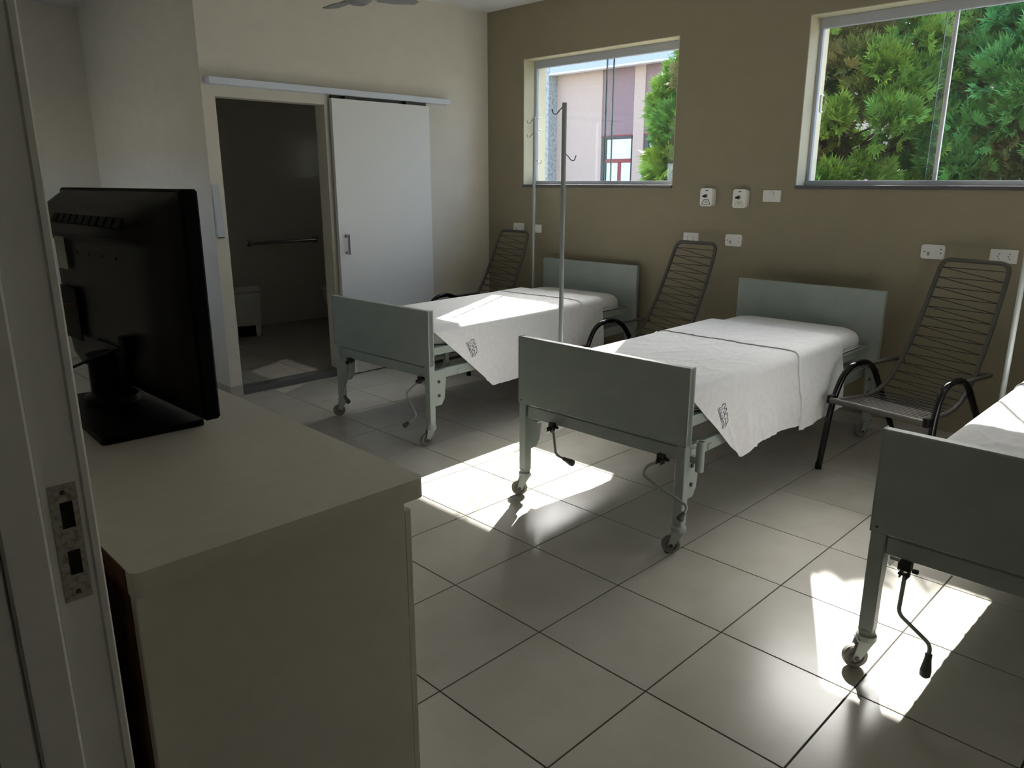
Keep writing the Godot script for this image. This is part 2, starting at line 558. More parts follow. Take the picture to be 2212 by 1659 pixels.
# ---------------------------------------------------------------- bathroom
func added_alcove_window() -> void:
	var w := setting("window_3")  # unseen window, added to brighten the alcove wall
	var fr := MB.new()
	fr.span(Vector3(-1.9, 1.3, 4.65), Vector3(-0.3, 1.34, 4.70), 0.002)
	fr.span(Vector3(-1.9, 2.46, 4.65), Vector3(-0.3, 2.5, 4.70), 0.002)
	fr.span(Vector3(-1.9, 1.34, 4.65), Vector3(-1.86, 2.46, 4.70), 0.002)
	fr.span(Vector3(-0.34, 1.34, 4.65), Vector3(-0.3, 2.46, 4.70), 0.002)
	obj("frame", fr, M.alu, w)
	obj("pane", MB.new().span(Vector3(-1.86, 1.34, 4.672), Vector3(-0.34, 2.46, 4.68)), M.pane, w)
	obj("added_blind", MB.new().span(Vector3(-1.88, 1.78, 4.632), Vector3(-0.32, 2.48, 4.634)), M.unseen_blind, w)  # blind added out of view to warm and cut the alcove light


func bathroom() -> void:
	var wm := MB.new()
	wm.span(Vector3(-2.4, 0, -0.27), Vector3(-2.25, CEIL, 2.46))
	struct("wall_bathroom_far", wm, M.bath_wall)
	struct("wall_bathroom_lining", MB.new().span(Vector3(-2.25, 0.05, 2.45), Vector3(-0.12, CEIL, 2.46)), M.bath_wall)
	struct("wall_bathroom_inner", MB.new().span(Vector3(-0.13, 0.05, 0), Vector3(-0.12, CEIL, 1.67)), M.bath_wall)
	var wo := MB.new()
	var wx0 := -1.71
	var wx1 := -0.92
	var wy0 := 1.55
	var wy1 := 2.12
	wo.span(Vector3(-2.4, 0, -0.27), Vector3(-0.12, wy0, 0))
	wo.span(Vector3(-2.4, wy1, -0.27), Vector3(-0.12, CEIL, 0))
	wo.span(Vector3(-2.4, wy0, -0.27), Vector3(wx0, wy1, 0))
	wo.span(Vector3(wx1, wy0, -0.27), Vector3(-0.12, wy1, 0))
	struct("wall_bathroom_outer", wo, M.bath_wall)
	var w4 := setting("window_5")
	var fr := MB.new()
	fr.span(Vector3(wx0, wy0, -0.15), Vector3(wx1, wy0 + 0.025, -0.12), 0.002)
	fr.span(Vector3(wx0, wy1 - 0.025, -0.15), Vector3(wx1, wy1, -0.12), 0.002)
	fr.span(Vector3(wx0, wy0 + 0.025, -0.15), Vector3(wx0 + 0.025, wy1 - 0.025, -0.12), 0.002)
	fr.span(Vector3(wx1 - 0.025, wy0 + 0.025, -0.15), Vector3(wx1, wy1 - 0.025, -0.12), 0.002)
	obj("frame", fr, M.alu, w4)
	obj("frosted_pane", MB.new().span(Vector3(wx0 + 0.025, wy0 + 0.025, -0.138), Vector3(wx1 - 0.025, wy1 - 0.025, -0.134)), M.frosted, w4)
	var fl := setting("floor_bathroom")
	obj("screed", MB.new().span(Vector3(-2.25, -0.0025, 0), Vector3(-0.12, 0.047, 2.45)), M.grout, fl)
	tile_floor(fl, -2.25, -0.10, 0.0, 2.45, -0.10, 0.10, 0.05, M.tiles)
	struct("trim_1", MB.new().span(Vector3(-0.10, -0.002, 1.67), Vector3(0.004, 0.052, 2.50), 0.002), M.granite)
	# sliding door hung outside on a rail
	var d := setting("door_2")
	obj("rail_cover", MB.new().span(Vector3(0.0, 2.147, 0.503), Vector3(0.075, 2.19, 2.565), 0.002), M.rail, d)
	obj("rail_backing", MB.new().span(Vector3(0.0, 2.12, 0.72), Vector3(0.02, 2.147, 1.62), 0.001), M.dark_metal, d)
	var leaf := obj("leaf", MB.new().span(Vector3(0.028, 0.012, 0.722), Vector3(0.063, 2.122, 1.645), 0.002), M.door_white, d)
	var pl := MB.new()
	for y in [0.985, 1.115]:
		pl.box(Vector3(0.066, y, 1.585), Vector3(0.006, 0.022, 0.026), 0.001)
		pl.span(Vector3(0.066, y - 0.006, 1.579), Vector3(0.098, y + 0.006, 1.591), 0.002)
	pl.box(Vector3(0.102, 1.05, 1.585), Vector3(0.014, 0.155, 0.018), 0.003)
	obj("handle", pl, M.chrome, leaf)
	var hang := MB.new()
	hang.span(Vector3(0.036, 2.122, 0.85), Vector3(0.052, 2.15, 0.95))
	hang.span(Vector3(0.036, 2.122, 1.42), Vector3(0.052, 2.15, 1.52))
	obj("hanger", hang, M.dark_metal, leaf)
	# grab bar
	var gb := thing("grab_bar", "chrome grab bar fixed to the dark bathroom wall", "grab bar", Vector3(-2.25, 0.915, 0.88))
	obj("bar", MB.new().tube(smooth_line([Vector3(0.0, 0, 0.38), Vector3(0.075, 0, 0.38), Vector3(0.075, 0, -0.38), Vector3(0.0, 0, -0.38)], 0.05), 0.016, 12), M.chrome, gb)
	for s in [-0.38, 0.38]:
		obj("flange", MB.new().lathe([Vector2(0.038, 0.0), Vector2(0.038, 0.006), Vector2(0.018, 0.012)], 20, Transform3D(Basis(Vector3(0, 0, 1), -PI / 2), Vector3(0, 0, s))), M.chrome, gb)
	# pedal bin
	var bn := thing("pedal_bin", "off-white plastic pedal bin with a black pedal recess, in the bathroom", "bin", Vector3(-1.94, 0.05, 1.56), deg_to_rad(-16))
	var bd := MB.new()
	bd.prism(PackedVector2Array([Vector2(-0.15, 0.0), Vector2(0.15, 0.0), Vector2(0.175, 0.42), Vector2(-0.175, 0.42)]), 0.30, Transform3D(Basis(Vector3(0, 1, 0), PI / 2), Vector3(-0.15, 0, 0.0)))
	obj("body", bd, M.bin, bn)
	obj("lid", MB.new().box(Vector3(0, 0.455, 0), Vector3(0.33, 0.07, 0.375), 0.025), M.bin, bn)
	obj("pedal_recess", MB.new().box(Vector3(0.151, 0.055, -0.02), Vector3(0.012, 0.105, 0.17), 0.004), M.black, bn)
	obj("pedal", MB.new().box(Vector3(0.168, 0.02, -0.02), Vector3(0.03, 0.012, 0.10), 0.003), M.black_plastic, bn)
	# toilet
	var to := thing("toilet", "white ceramic toilet half hidden behind the sliding door", "toilet", Vector3(-1.76, 0.05, 0.50), -PI / 2)
	var bowl := MB.new()
	var rows: Array = []
	for k in 9:
		var tt := float(k) / 8.0
		var row: Array = []
		for q in 25:
			var a := TAU * q / 24.0
			var rr := lerpf(0.11, 0.185, smoothstep(0.15, 1.0, tt)) if tt > 0.1 else 0.125
			row.append(Vector3(cos(a) * rr * 1.25, tt * 0.38, sin(a) * rr))
		rows.append(row)
	bowl.grid(rows)
	obj("bowl", bowl, M.porcelain, to)
	var seat := MB.new()
	var sring := Transform3D(Basis().scaled(Vector3(1.25, 1, 1)), Vector3(0, 0.38, 0))
	seat.lathe([Vector2(0.0, 0.0), Vector2(0.19, 0.0), Vector2(0.197, 0.012), Vector2(0.19, 0.035), Vector2(0.0, 0.045)], 28, sring)
	obj("seat_lid", seat, M.porcelain, to)
	obj("cistern", MB.new().box(Vector3(-0.40, 0.56, 0), Vector3(0.17, 0.36, 0.38), 0.03), M.porcelain, to)
	obj("neck", MB.new().box(Vector3(-0.27, 0.20, 0), Vector3(0.20, 0.38, 0.20), 0.03), M.porcelain, to)
	# the slanted holder on the wall edge beside the doorway
	var ho := thing("wall_holder", "pale blue-grey slanted holder on the narrow wall strip beside the bathroom doorway", "holder", Vector3(0, 1.15, 2.585))
	var side := PackedVector2Array([Vector2(0.0005, 0.0), Vector2(0.035, 0.004), Vector2(0.03, 0.03), Vector2(0.006, 0.355), Vector2(0.0005, 0.355)])
	obj("shell", MB.new().prism(side, 0.05, Transform3D(Basis(), Vector3(0, 0, -0.05))), M.holder, ho)
	obj("underside_shade", MB.new().prism(PackedVector2Array([Vector2(0.004, -0.006), Vector2(0.03, -0.006), Vector2(0.032, 0.004), Vector2(0.004, 0.002)]), 0.036, Transform3D(Basis(), Vector3(0, 0, -0.043))), M.dark_metal, ho)  # dark piece painted in for the shaded gap underneath


# ---------------------------------------------------------------- outdoors
func outdoors() -> void:
	struct("ground", MB.new().span(Vector3(-30, -0.5, -40), Vector3(30, -0.16, 40)), M.ground)
	var b := thing("building", "pale rendered building with brown panels and a grey roof edge across the yard", "building", Vector3(0, -0.16, -9))
	obj("wall", MB.new().span(Vector3(-14, 0, -6), Vector3(13, 4.05, -0.06)), M.b_white, b)
	var x := -7.26
	var k := 0
	while x < 12.0:
		obj("wall_panel", MB.new().span(Vector3(x, 0, -0.06), Vector3(x + 1.34, 4.05, 0.0), 0.006), M.b_white, b)
		x += 1.34
		for bay in 2:
			obj("brown_panel", MB.new().span(Vector3(x, 2.66, -0.06), Vector3(x + 0.86, 4.05, -0.025), 0.004), M.b_brown, b)
			var wn := obj("window", window_frame(x + 0.03, 1.0, 0.80, 1.66), M.b_frame, b)
			obj("pane", MB.new().span(Vector3(x + 0.15, 2.17, -0.05), Vector3(x + 0.83, 2.58, -0.035)), M.b_blind, wn)
			obj("transom", MB.new().span(Vector3(x + 0.13, 2.09, -0.055), Vector3(x + 0.83, 2.165, -0.02), 0.003), M.b_red, wn)
			obj("mullion", MB.new().span(Vector3(x + 0.46, 1.05, -0.055), Vector3(x + 0.55, 2.09, -0.025), 0.003), M.b_red, wn)
			obj("pane", MB.new().span(Vector3(x + 0.15, 1.05, -0.05), Vector3(x + 0.455, 2.085, -0.037)), M.b_blind, wn)
			obj("pane", MB.new().span(Vector3(x + 0.555, 1.05, -0.05), Vector3(x + 0.81, 2.085, -0.037)), M.b_blind, wn)
			obj("ledge", MB.new().span(Vector3(x, 2.645, -0.06), Vector3(x + 0.86, 2.668, -0.012)), M.b_red, b)
			x += 0.86
			if bay == 0:
				obj("wall_panel", MB.new().span(Vector3(x, 0, -0.06), Vector3(x + 0.28, 4.05, 0.0), 0.006), M.b_white, b)
				x += 0.28
		k += 1
	obj("roof_edge", MB.new().span(Vector3(-7.26, 4.05, -6.2), Vector3(13.3, 4.29, 0.28), 0.01), M.b_roof, b)
	obj("gutter", MB.new().span(Vector3(-7.26, 4.02, 0.10), Vector3(13.3, 4.055, 0.30), 0.008), M.alu_white, b)
	obj("concrete_column", MB.new().span(Vector3(-7.56, 0, -0.05), Vector3(-7.25, 4.6, 0.30), 0.01), M.b_concrete, b)
	thuja(Vector3(0.74, -0.16, -3.25), 0.98, 3.55, 71, "light green thuja seen through the window nearest the sliding door", 0)
	thuja(Vector3(1.93, -0.16, -2.98), 1.04, 3.92, 73, "broad bushy thuja with brown inner twigs outside the window by the sunlit bed", 1)
	thuja(Vector3(3.55, -0.16, -3.5), 1.02, 3.62, 79, "dense deep-green thuja with rounded tufts behind the window with a white stile", 2)


func window_frame(x: float, y: float, w: float, h: float) -> MB:
	var m := MB.new()
	m.span(Vector3(x, y, -0.06), Vector3(x + 0.10, y + h, -0.015), 0.004)
	m.span(Vector3(x + w - 0.02, y, -0.06), Vector3(x + w, y + h, -0.02), 0.004)
	m.span(Vector3(x, y + h - 0.07, -0.06), Vector3(x + w, y + h, -0.018), 0.004)
	m.span(Vector3(x, y, -0.06), Vector3(x + w, y + 0.05, -0.018), 0.004)
	return m


func frond_mesh(seed_: int) -> Mesh:
	# a flat fan-shaped spray of scale leaves, about 0.16 m long
	var rng := RandomNumberGenerator.new()
	rng.seed = seed_
	var m := MB.new()
	for k in 9:
		var a := deg_to_rad(-58 + 14.5 * k + rng.randf_range(-5, 5))
		var ln := 0.13 * (1.0 - absf(a) * 0.42) * rng.randf_range(0.8, 1.15)
		var d := Vector3(sin(a), cos(a), rng.randf_range(-0.18, 0.18)).normalized()
		var s := Vector3(cos(a), -sin(a), 0) * 0.0085
		var o := Vector3(sin(a), cos(a), 0) * 0.015
		var nn := s.cross(d).normalized()
		var p1 := o + d * ln * 0.55
		var p2 := o + d * ln
		m.quad(o - s * 0.35, o + s * 0.35, p1 + s, p1 - s, nn)
		m.tri(p1 - s, p1 + s, p2, nn, nn, nn)
		for q in [-1.0, 1.0]:
			var b := o + d * ln * rng.randf_range(0.3, 0.5)
			var d2: Vector3 = (d + s.normalized() * q * 0.75).normalized()
			var s2: Vector3 = d2.cross(nn).normalized() * 0.006
			m.tri(b - s2, b + s2, b + d2 * ln * 0.42, nn, nn, nn)
	return m.mesh()


func thuja(at: Vector3, rad: float, high: float, seed_: int, label: String, kind: int) -> void:
	var rng := RandomNumberGenerator.new()
	rng.seed = seed_
	var t := thing("thuja_tree", label, "tree", at, 0.0, "thujas outside the windows")
	var tp := PackedVector3Array()
	for k in 8:
		tp.append(Vector3(sin(k * 1.3) * 0.02, k * high * 0.115, cos(k * 0.9) * 0.02))
	obj("trunk", MB.new().tube(tp, 0.09, 10, 0.02), M.bark, t)
	var branches := MB.new()
	var places: Array = []
	var tints: Array = []
	var clumps := 260
	for c in clumps:
		var yy := lerpf(0.25, high - 0.15, pow(rng.randf(), 0.85))
		var f := yy / high
		var prof := rad * minf(1.0, 0.72 + 0.5 * f) * sqrt(maxf(0.0, 1.0 - pow(maxf(0.0, f - 0.35) / 0.65, 2.3)))
		var a := rng.randf() * TAU
		var depth := 1.0 - 0.42 * pow(rng.randf(), 1.7)
		var ctr := Vector3(cos(a) * prof * depth, yy, sin(a) * prof * depth)
		var cr := rng.randf_range(0.15, 0.27)
		var outward := (Vector3(cos(a), 0.55, sin(a))).normalized()
		if c % 3 == 0:
			branches.tube(PackedVector3Array([Vector3(0, yy * 0.86, 0), Vector3(ctr.x * 0.5, yy * 0.92, ctr.z * 0.5), ctr]), 0.012, 5, 0.004, false)
		var brownish := depth < 0.74 or rng.randf() < 0.07
		var base := Color(0.09, 0.24, 0.045) if kind != 2 else Color(0.055, 0.22, 0.065)
		base = base.lerp(Color(0.17, 0.27, 0.035), rng.randf() * (0.8 if kind != 2 else 0.35))
		if brownish:
			base = base.lerp(Color(0.16, 0.105, 0.05), rng.randf_range(0.4, 0.8))
		for q in 62:
			var dd := Vector3(rng.randfn(), rng.randfn(), rng.randfn()).normalized()
			dd = (dd + outward * 0.9).normalized()
			var p := ctr + dd * cr * rng.randf_range(0.25, 1.0)
			var upd := (dd + Vector3(0, 0.35 if kind != 0 else -0.15, 0) + Vector3(rng.randf() - 0.5, rng.randf() - 0.5, rng.randf() - 0.5) * 0.5).normalized()
			var sx := upd.cross(Vector3(rng.randf() - 0.5, rng.randf() - 0.5, rng.randf() - 0.5)).normalized()
			var bs := Basis(sx, upd, sx.cross(upd)).scaled(Vector3.ONE * rng.randf_range(0.7, 1.25))
			places.append(Transform3D(bs, p))
			var v := rng.randf_range(0.75, 1.25)
			tints.append(Color(base.r * v, base.g * v, base.b * v))
	obj("branches", branches, M.bark, t)
	var mm := MultiMesh.new()
	mm.transform_format = MultiMesh.TRANSFORM_3D
	mm.use_colors = true
	mm.mesh = frond_mesh(seed_ + 1)
	mm.instance_count = places.size()
	for i in places.size():
		mm.set_instance_transform(i, places[i])
		mm.set_instance_color(i, tints[i])
	var mi := MultiMeshInstance3D.new()
	mi.name = "foliage"
	mi.multimesh = mm
	mi.material_override = M.leaf
	mi.set_meta("kind", "stuff")
	t.add_child(mi, true)


# ---------------------------------------------------------------- beds
const BL := 2.16  # length over the end boards
const MTOP := 0.688


func caster(parent: Node3D, x: float, z: float, turn: float) -> void:
	var c := obj("caster", MB.new().lathe([Vector2(0.0, 0.142), Vector2(0.024, 0.142), Vector2(0.026, 0.128), Vector2(0.032, 0.122), Vector2(0.032, 0.104), Vector2(0.0, 0.100)], 18), M.bed, parent)
	c.position = Vector3(x, 0, z)
	c.rotation.y = turn
	var fk := MB.new()
	for s in [-1.0, 1.0]:
		fk.prism(PackedVector2Array([Vector2(-0.022, 0.104), Vector2(0.026, 0.104), Vector2(0.040, 0.042), Vector2(0.032, 0.028), Vector2(0.016, 0.036)]), 0.004, Transform3D(Basis(), Vector3(0, 0, s * 0.019 - 0.002)))
	fk.span(Vector3(-0.022, 0.100, -0.021), Vector3(0.03, 0.106, 0.021))
	obj("fork", fk, M.bed, c)
	var ax := Transform3D(Basis(Vector3(1, 0, 0), PI / 2), Vector3(0.028, 0.040, 0))
	obj("wheel", MB.new().lathe([Vector2(0.006, -0.007), Vector2(0.022, -0.007), Vector2(0.026, -0.013), Vector2(0.037, -0.013), Vector2(0.040, -0.006), Vector2(0.040, 0.006), Vector2(0.037, 0.013), Vector2(0.026, 0.013), Vector2(0.022, 0.007), Vector2(0.006, 0.007)], 26, ax), M.rubber, c)
	obj("axle", MB.new().lathe([Vector2(0.0, -0.024), Vector2(0.008, -0.024), Vector2(0.008, 0.024), Vector2(0.0, 0.024)], 10, ax), M.dark_metal, c)


func crank(parent: Node3D, pts: Array, grip_len: float) -> void:
	# pts: joint, elbows and handle end, in the bed's own axes
	var o := obj("crank", MB.new().tube(smooth_line(pts, 0.02), 0.0062, 8), M.bed, parent)
	var e: Vector3 = pts[pts.size() - 1]
	var d: Vector3 = (e - pts[pts.size() - 2]).normalized()
	var u := d.cross(Vector3(0.3, 0.2, 1)).normalized()
	var xf := Transform3D(Basis(u, d, u.cross(d)), e - d * 0.012)
	obj("grip", MB.new().lathe([Vector2(0.0, 0.0), Vector2(0.010, 0.0), Vector2(0.010, grip_len * 0.2), Vector2(0.016, grip_len * 0.7), Vector2(0.015, grip_len * 0.92), Vector2(0.008, grip_len), Vector2(0.0, grip_len)], 14, xf), M.grip, o)
	var j: Vector3 = pts[0]
	var jm := MB.new()
	jm.box(j + Vector3(-0.008, 0.014, -0.02), Vector3(0.036, 0.026, 0.034), 0.003)
	for q in [-1.0, 1.0]:
		jm.box(j + Vector3(q * 0.010, 0.0, 0.004), Vector3(0.004, 0.022, 0.034), 0.001)
	jm.tube(PackedVector3Array([j + Vector3(-0.016, 0.0, 0.012), j + Vector3(0.016, 0.0, 0.012)]), 0.0045, 8)
	jm.box(j + Vector3(0.024, 0.010, -0.01), Vector3(0.018, 0.012, 0.012), 0.002)
	obj("universal_joint", jm, M.dark_metal, o)


func bed_frame(at: Vector3, turn: float, label: String, wheel_turns: Array, cranks: Array) -> Node3D:
	var b := thing("hospital_bed", label, "bed", at, turn, "hospital beds along the window wall")
	# end boards
	var fb := obj("footboard", MB.new().span(Vector3(-0.47, 0.482, BL - 0.036), Vector3(0.47, 0.812, BL), 0.004), M.bed, b)
	for s in [-1.0, 1.0]:
		obj("edge_trim", MB.new().span(Vector3(s * 0.466, 0.482, BL - 0.04), Vector3(s * 0.47, 0.814, BL + 0.002), 0.001), M.bed, fb)
	obj("screw", MB.new().lathe([Vector2(0.004, 0.0), Vector2(0.003, 0.002), Vector2(0, 0.0022)], 8, Transform3D(Basis(Vector3(1, 0, 0), PI / 2), Vector3(-0.45, 0.50, BL))), M.dark_metal, fb)
	obj("headboard", MB.new().span(Vector3(-0.47, 0.40, 0.0), Vector3(0.47, 0.902, 0.036), 0.004), M.bed, b)
	for s in [-1.0, 1.0]:
		obj("leg", MB.new().box(Vector3(s * 0.444, 0.31, BL - 0.022), Vector3(0.045, 0.35, 0.042), 0.003), M.bed, b)
		obj("leg", MB.new().box(Vector3(s * 0.444, 0.27, 0.022), Vector3(0.045, 0.27, 0.042), 0.003), M.bed, b)
		# side rail, mattress platform bar and the bolted corner plates
		obj("side_rail", MB.new().span(Vector3(s * 0.385, 0.385, 0.04), Vector3(s * 0.415, 0.445, BL - 0.045), 0.003), M.bed, b)
		obj("platform_bar", MB.new().span(Vector3(s * 0.395, 0.535, 0.09), Vector3(s * 0.425, 0.582, BL - 0.06), 0.003), M.bed, b)
		for e in [0, 1]:
			var zz: float = BL - 0.045 if e == 1 else 0.045
			var dz: float = -1.0 if e == 1 else 1.0
			var pp := MB.new()
			pp.prism(PackedVector2Array([Vector2(0.0, 0.45), Vector2(0.105 * dz, 0.45), Vector2(0.085 * dz, 0.27), Vector2(0.06 * dz, 0.235), Vector2(0.0, 0.235)]), 0.005, Transform3D(Basis(Vector3(0, 0, 1), Vector3(0, 1, 0), Vector3(s, 0, 0)), Vector3(s * 0.446, 0, zz)))
			var plate := obj("corner_plate", pp, M.bed, b)
			for y in [0.38, 0.295]:
				obj("bolt", MB.new().lathe([Vector2(0.0, 0.0), Vector2(0.010, 0.0), Vector2(0.009, 0.006), Vector2(0.0, 0.009)], 10, Transform3D(Basis(Vector3(0, 0, 1), -s * PI / 2), Vector3(s * 0.451, y, zz + 0.04 * dz))), M.dark_metal, plate)
	caster(b, -0.444, BL - 0.022, wheel_turns[0])
	caster(b, 0.444, BL - 0.022, wheel_turns[1])
	caster(b, -0.444, 0.022, 0.4)
	caster(b, 0.444, 0.022, -2.2)
	obj("cross_rail", MB.new().span(Vector3(-0.42, 0.415, BL - 0.044), Vector3(0.42, 0.474, BL - 0.01), 0.003), M.bed, b)
	obj("cross_rail", MB.new().span(Vector3(-0.42, 0.385, 0.05), Vector3(0.42, 0.445, 0.08), 0.003), M.bed, b)
	obj("platform", MB.new().span(Vector3(-0.40, 0.574, 0.09), Vector3(0.40, 0.582, BL - 0.06), 0.002), M.bed, b)
	for z in [0.12, 0.78, 1.42, BL - 0.08]:
		obj("platform_crossbar", MB.new().span(Vector3(-0.40, 0.545, z - 0.015), Vector3(0.40, 0.575, z + 0.015), 0.002), M.bed, b)
	for s in [-0.22, 0.24]:
		obj("screw_rod", MB.new().tube(PackedVector3Array([Vector3(s, 0.435, BL - 0.04), Vector3(s, 0.44, 1.1)]), 0.010, 8), M.dark_metal, b)
		obj("lift_strut", MB.new().tube(PackedVector3Array([Vector3(s, 0.44, 1.25), Vector3(s, 0.56, 1.75)]), 0.010, 8), M.bed, b)
	for x in [-0.30, 0.30]:
		obj("support_post", MB.new().span(Vector3(x - 0.014, 0.40, BL - 0.30), Vector3(x + 0.014, 0.56, BL - 0.27), 0.003), M.bed, b)
	obj("support_bar", MB.new().span(Vector3(-0.42, 0.39, BL - 0.30), Vector3(0.42, 0.42, BL - 0.27), 0.003), M.bed, b)
	for c in cranks:
		crank(b, c[0], c[1])
	return b


func pole_socket(b: Node3D, x: float, z: float) -> void:
	var k := MB.new()
	k.lathe([Vector2(0.0135, 0.37), Vector2(0.018, 0.37), Vector2(0.018, 0.50), Vector2(0.0135, 0.50), Vector2(0.0135, 0.37)], 16, Transform3D(Basis(), Vector3(x, 0, z)))
	var s := signf(x)
	k.span(Vector3(s * 0.444, 0.40, z - 0.008), Vector3(x - s * 0.015, 0.43, z + 0.008))
	obj("pole_socket", k, M.bed, b)


func mattress(at: Vector3, turn: float, label: String) -> void:
	var m := MB.new()
	# rounded slab: outline in plan with round corners, edges rolled
	var hx := 0.41
	var z0 := 0.075
	var z1 := BL - 0.085
	var rc := 0.16
	var prof := [Vector2(-0.06, 0.584), Vector2(-0.012, 0.584), Vector2(-0.002, 0.596), Vector2(0.0, 0.615), Vector2(-0.002, 0.632), Vector2(-0.010, 0.652), Vector2(-0.026, 0.668), Vector2(-0.050, 0.679), Vector2(-0.085, 0.684), Vector2(-0.13, 0.685)]
	var outline: Array = []
	for q in [[1, 1, 0], [-1, 1, 90], [-1, -1, 180], [1, -1, 270]]:
		var cx: float = q[0] * (hx - rc)
		var cz: float = (z1 - rc) if q[1] > 0 else (z0 + rc)
		for k in 9:
			var a := deg_to_rad(q[2] + k * 11.25)
			outline.append([Vector3(cx, 0, cz), Vector3(cos(a), 0, sin(a))])
	outline.append(outline[0])
	var rows: Array = []
	for p in prof:
		var row: Array = []
		for o in outline:
			row.append(o[0] + o[1] * (rc + p.x) + Vector3(0, p.y, 0))
		rows.append(row)
	var mid := Vector3(0, 0.686, (z0 + z1) * 0.5)
	m.grid(rows)
	for i in outline.size() - 1:
		m.tri(rows[rows.size() - 1][i], rows[rows.size() - 1][i + 1], mid, Vector3.UP, Vector3.UP, Vector3.UP)
	var b := thing("mattress", label, "mattress", at, turn, "mattresses on the hospital beds")
	obj("cover", m, M.mattress, b)
	var piping := PackedVector3Array()
	for o in outline:
		piping.append(o[0] + o[1] * (rc + 0.001) + Vector3(0, 0.592, 0))
	obj("piping", MB.new().tube(piping, 0.004, 6, -1.0, false), M.mattress, b)


# a point of the sheet: side -1 or 1, z along the bed, d down the drape from the mattress edge (negative: on top)
var fold_noise := FastNoiseLite.new()


func drape(side: float, z: float, d: float, seed_: float, lift: float, waves: float) -> Vector3:
	var a := 0.424
	if side < 0.0:
		waves *= 0.25
	var rc := 0.042
	var arc := rc * PI * 0.5
	var x := 0.0
	var y := 0.0
	var top := MTOP + 0.006 + lift
	if d < 0.0:
		x = a - rc + d
		y = top
		var w := fold_noise.get_noise_3d(side * x * 2.0 + seed_, z * 7.0 + side * x * 4.0, seed_)
		var xs := side * x
		var c1 := 1.0 - absf(fold_noise.get_noise_3d(xs * 6.0 + z * 2.2, z * 1.6 - xs * 1.5, seed_ * 3.0)) * 2.6
		var c2 := 1.0 - absf(fold_noise.get_noise_3d(xs * 3.0 - z * 3.5 + 9.0, z * 5.0 + xs * 3.0, seed_ * 5.0)) * 3.0
		y += maxf(w, 0.0) * 0.005 + pow(maxf(c1, 0.0), 7.0) * 0.0045 + pow(maxf(c2, 0.0), 9.0) * 0.0035
	elif d < arc:
		var an := d / rc
		x = a - rc + sin(an) * (rc + lift)
		y = top - lift - rc + cos(an) * (rc + lift)
	else:
		var e := d - arc
		var g := smoothstep(0.0, 0.25, e)
		var w := sin(z * 13.0 + seed_ * 3.0 + e * 2.0) * 0.5 + sin(z * 27.0 + seed_) * 0.25 + fold_noise.get_noise_2d(z * 14.0 + seed_ * 5.0, e * 6.0) * 0.7
		var crease := pow(maxf(1.0 - absf(fold_noise.get_noise_2d(z * 11.0 + seed_ * 7.0 + e * 3.0, e * 2.2)) * 2.8, 0.0), 5.0)
		x = a + lift + 0.004 * g + e * 0.05 + g * waves * (w * 0.6 + 0.7) + g * (0.003 + waves * 0.35) * crease
		y = top - lift - rc - e
	return Vector3(side * x, y, z)


func sheet(at: Vector3, turn: float, label: String, s: float, z_head: float, z_hem: float, z_tip: float, waves: float, hem_y: Callable, ink: Material) -> void:
	var t := thing("bed_sheet", label, "bed sheet", at, turn, "white sheets on the hospital beds")
	var zf := BL - 0.07
	var top_len := 0.424 - 0.042
	var rows: Array = []
	var nz := 110
	for i in nz + 1:
		var z := lerpf(z_head, zf, float(i) / nz)
		# how far the drape hangs at this place along the bed
		var full: float = MTOP + 0.006 - 0.042 + 0.066 - hem_y.call(z)
		var far_full := full * (1.0 - 0.9 * smoothstep(zf - 0.10, zf, z))
		if z > z_tip - 0.06:
			var q := (z - (z_tip - 0.06)) / (zf - z_tip + 0.06)
			full = lerpf(full, 0.03, pow(q, 1.0)) if q > 0.12 else full - 0.12 * 0.30 * smoothstep(0.0, 0.12, q) * 1.1
		rows.append(drape_row(z, full, top_len, s, 0.0, waves, far_full))
	# the foot end is tucked in behind the mattress
	for k in range(1, 6):
		var q := float(k) / 5.0
		var row: Array = []
		for p in rows[nz]:
			row.append(Vector3(p.x * (1.0 - 0.02 * q), p.y - q * q * 0.08, zf + 0.012 * q))
		rows.append(row)
	obj("sheet", MB.new().grid(rows), M.cloth, t)
	# turned-down upper part with its rolled hem
	var flap: Array = []
	for i in 31:
		var z := lerpf(z_head - 0.004, z_hem, float(i) / 30.0)
		var full: float = MTOP + 0.006 - 0.042 + 0.066 - hem_y.call(z) + 0.006 + 0.018 * smoothstep(0.6, 1.0, float(i) / 30.0)
		flap.append(drape_row(z, full, top_len, s, 0.0035, waves))
	obj("turned_down_fold", MB.new().grid(flap), M.cloth, t)
	var hem := PackedVector3Array()
	for p in flap[30]:
		hem.append(p + Vector3(0, 0.0005, fold_noise.get_noise_1d(p.x * 40.0 + s * 9.0) * 0.006))
	obj("hem", MB.new().tube(hem, 0.0034, 6), M.cloth, t)
	logo(t, s, waves, z_tip + 0.155, ink)


func drape_row(z: float, full: float, top_len: float, s: float, lift: float, waves: float, full_far := -1.0) -> Array:
	var row: Array = []
	for k in range(26, -1, -1):
		row.append(drape(-1.0, z, (full if full_far < 0.0 else full_far) * k / 26.0, s, lift, waves))
	for k in range(1, 20):
		row.append(drape(-1.0, z, -top_len * k / 20.0, s, lift, waves))
	for k in range(20, 0, -1):
		row.append(drape(1.0, z, -top_len * k / 20.0, s, lift, waves))
	for k in range(0, 27):
		row.append(drape(1.0, z, full * k / 26.0, s, lift, waves))
	return row


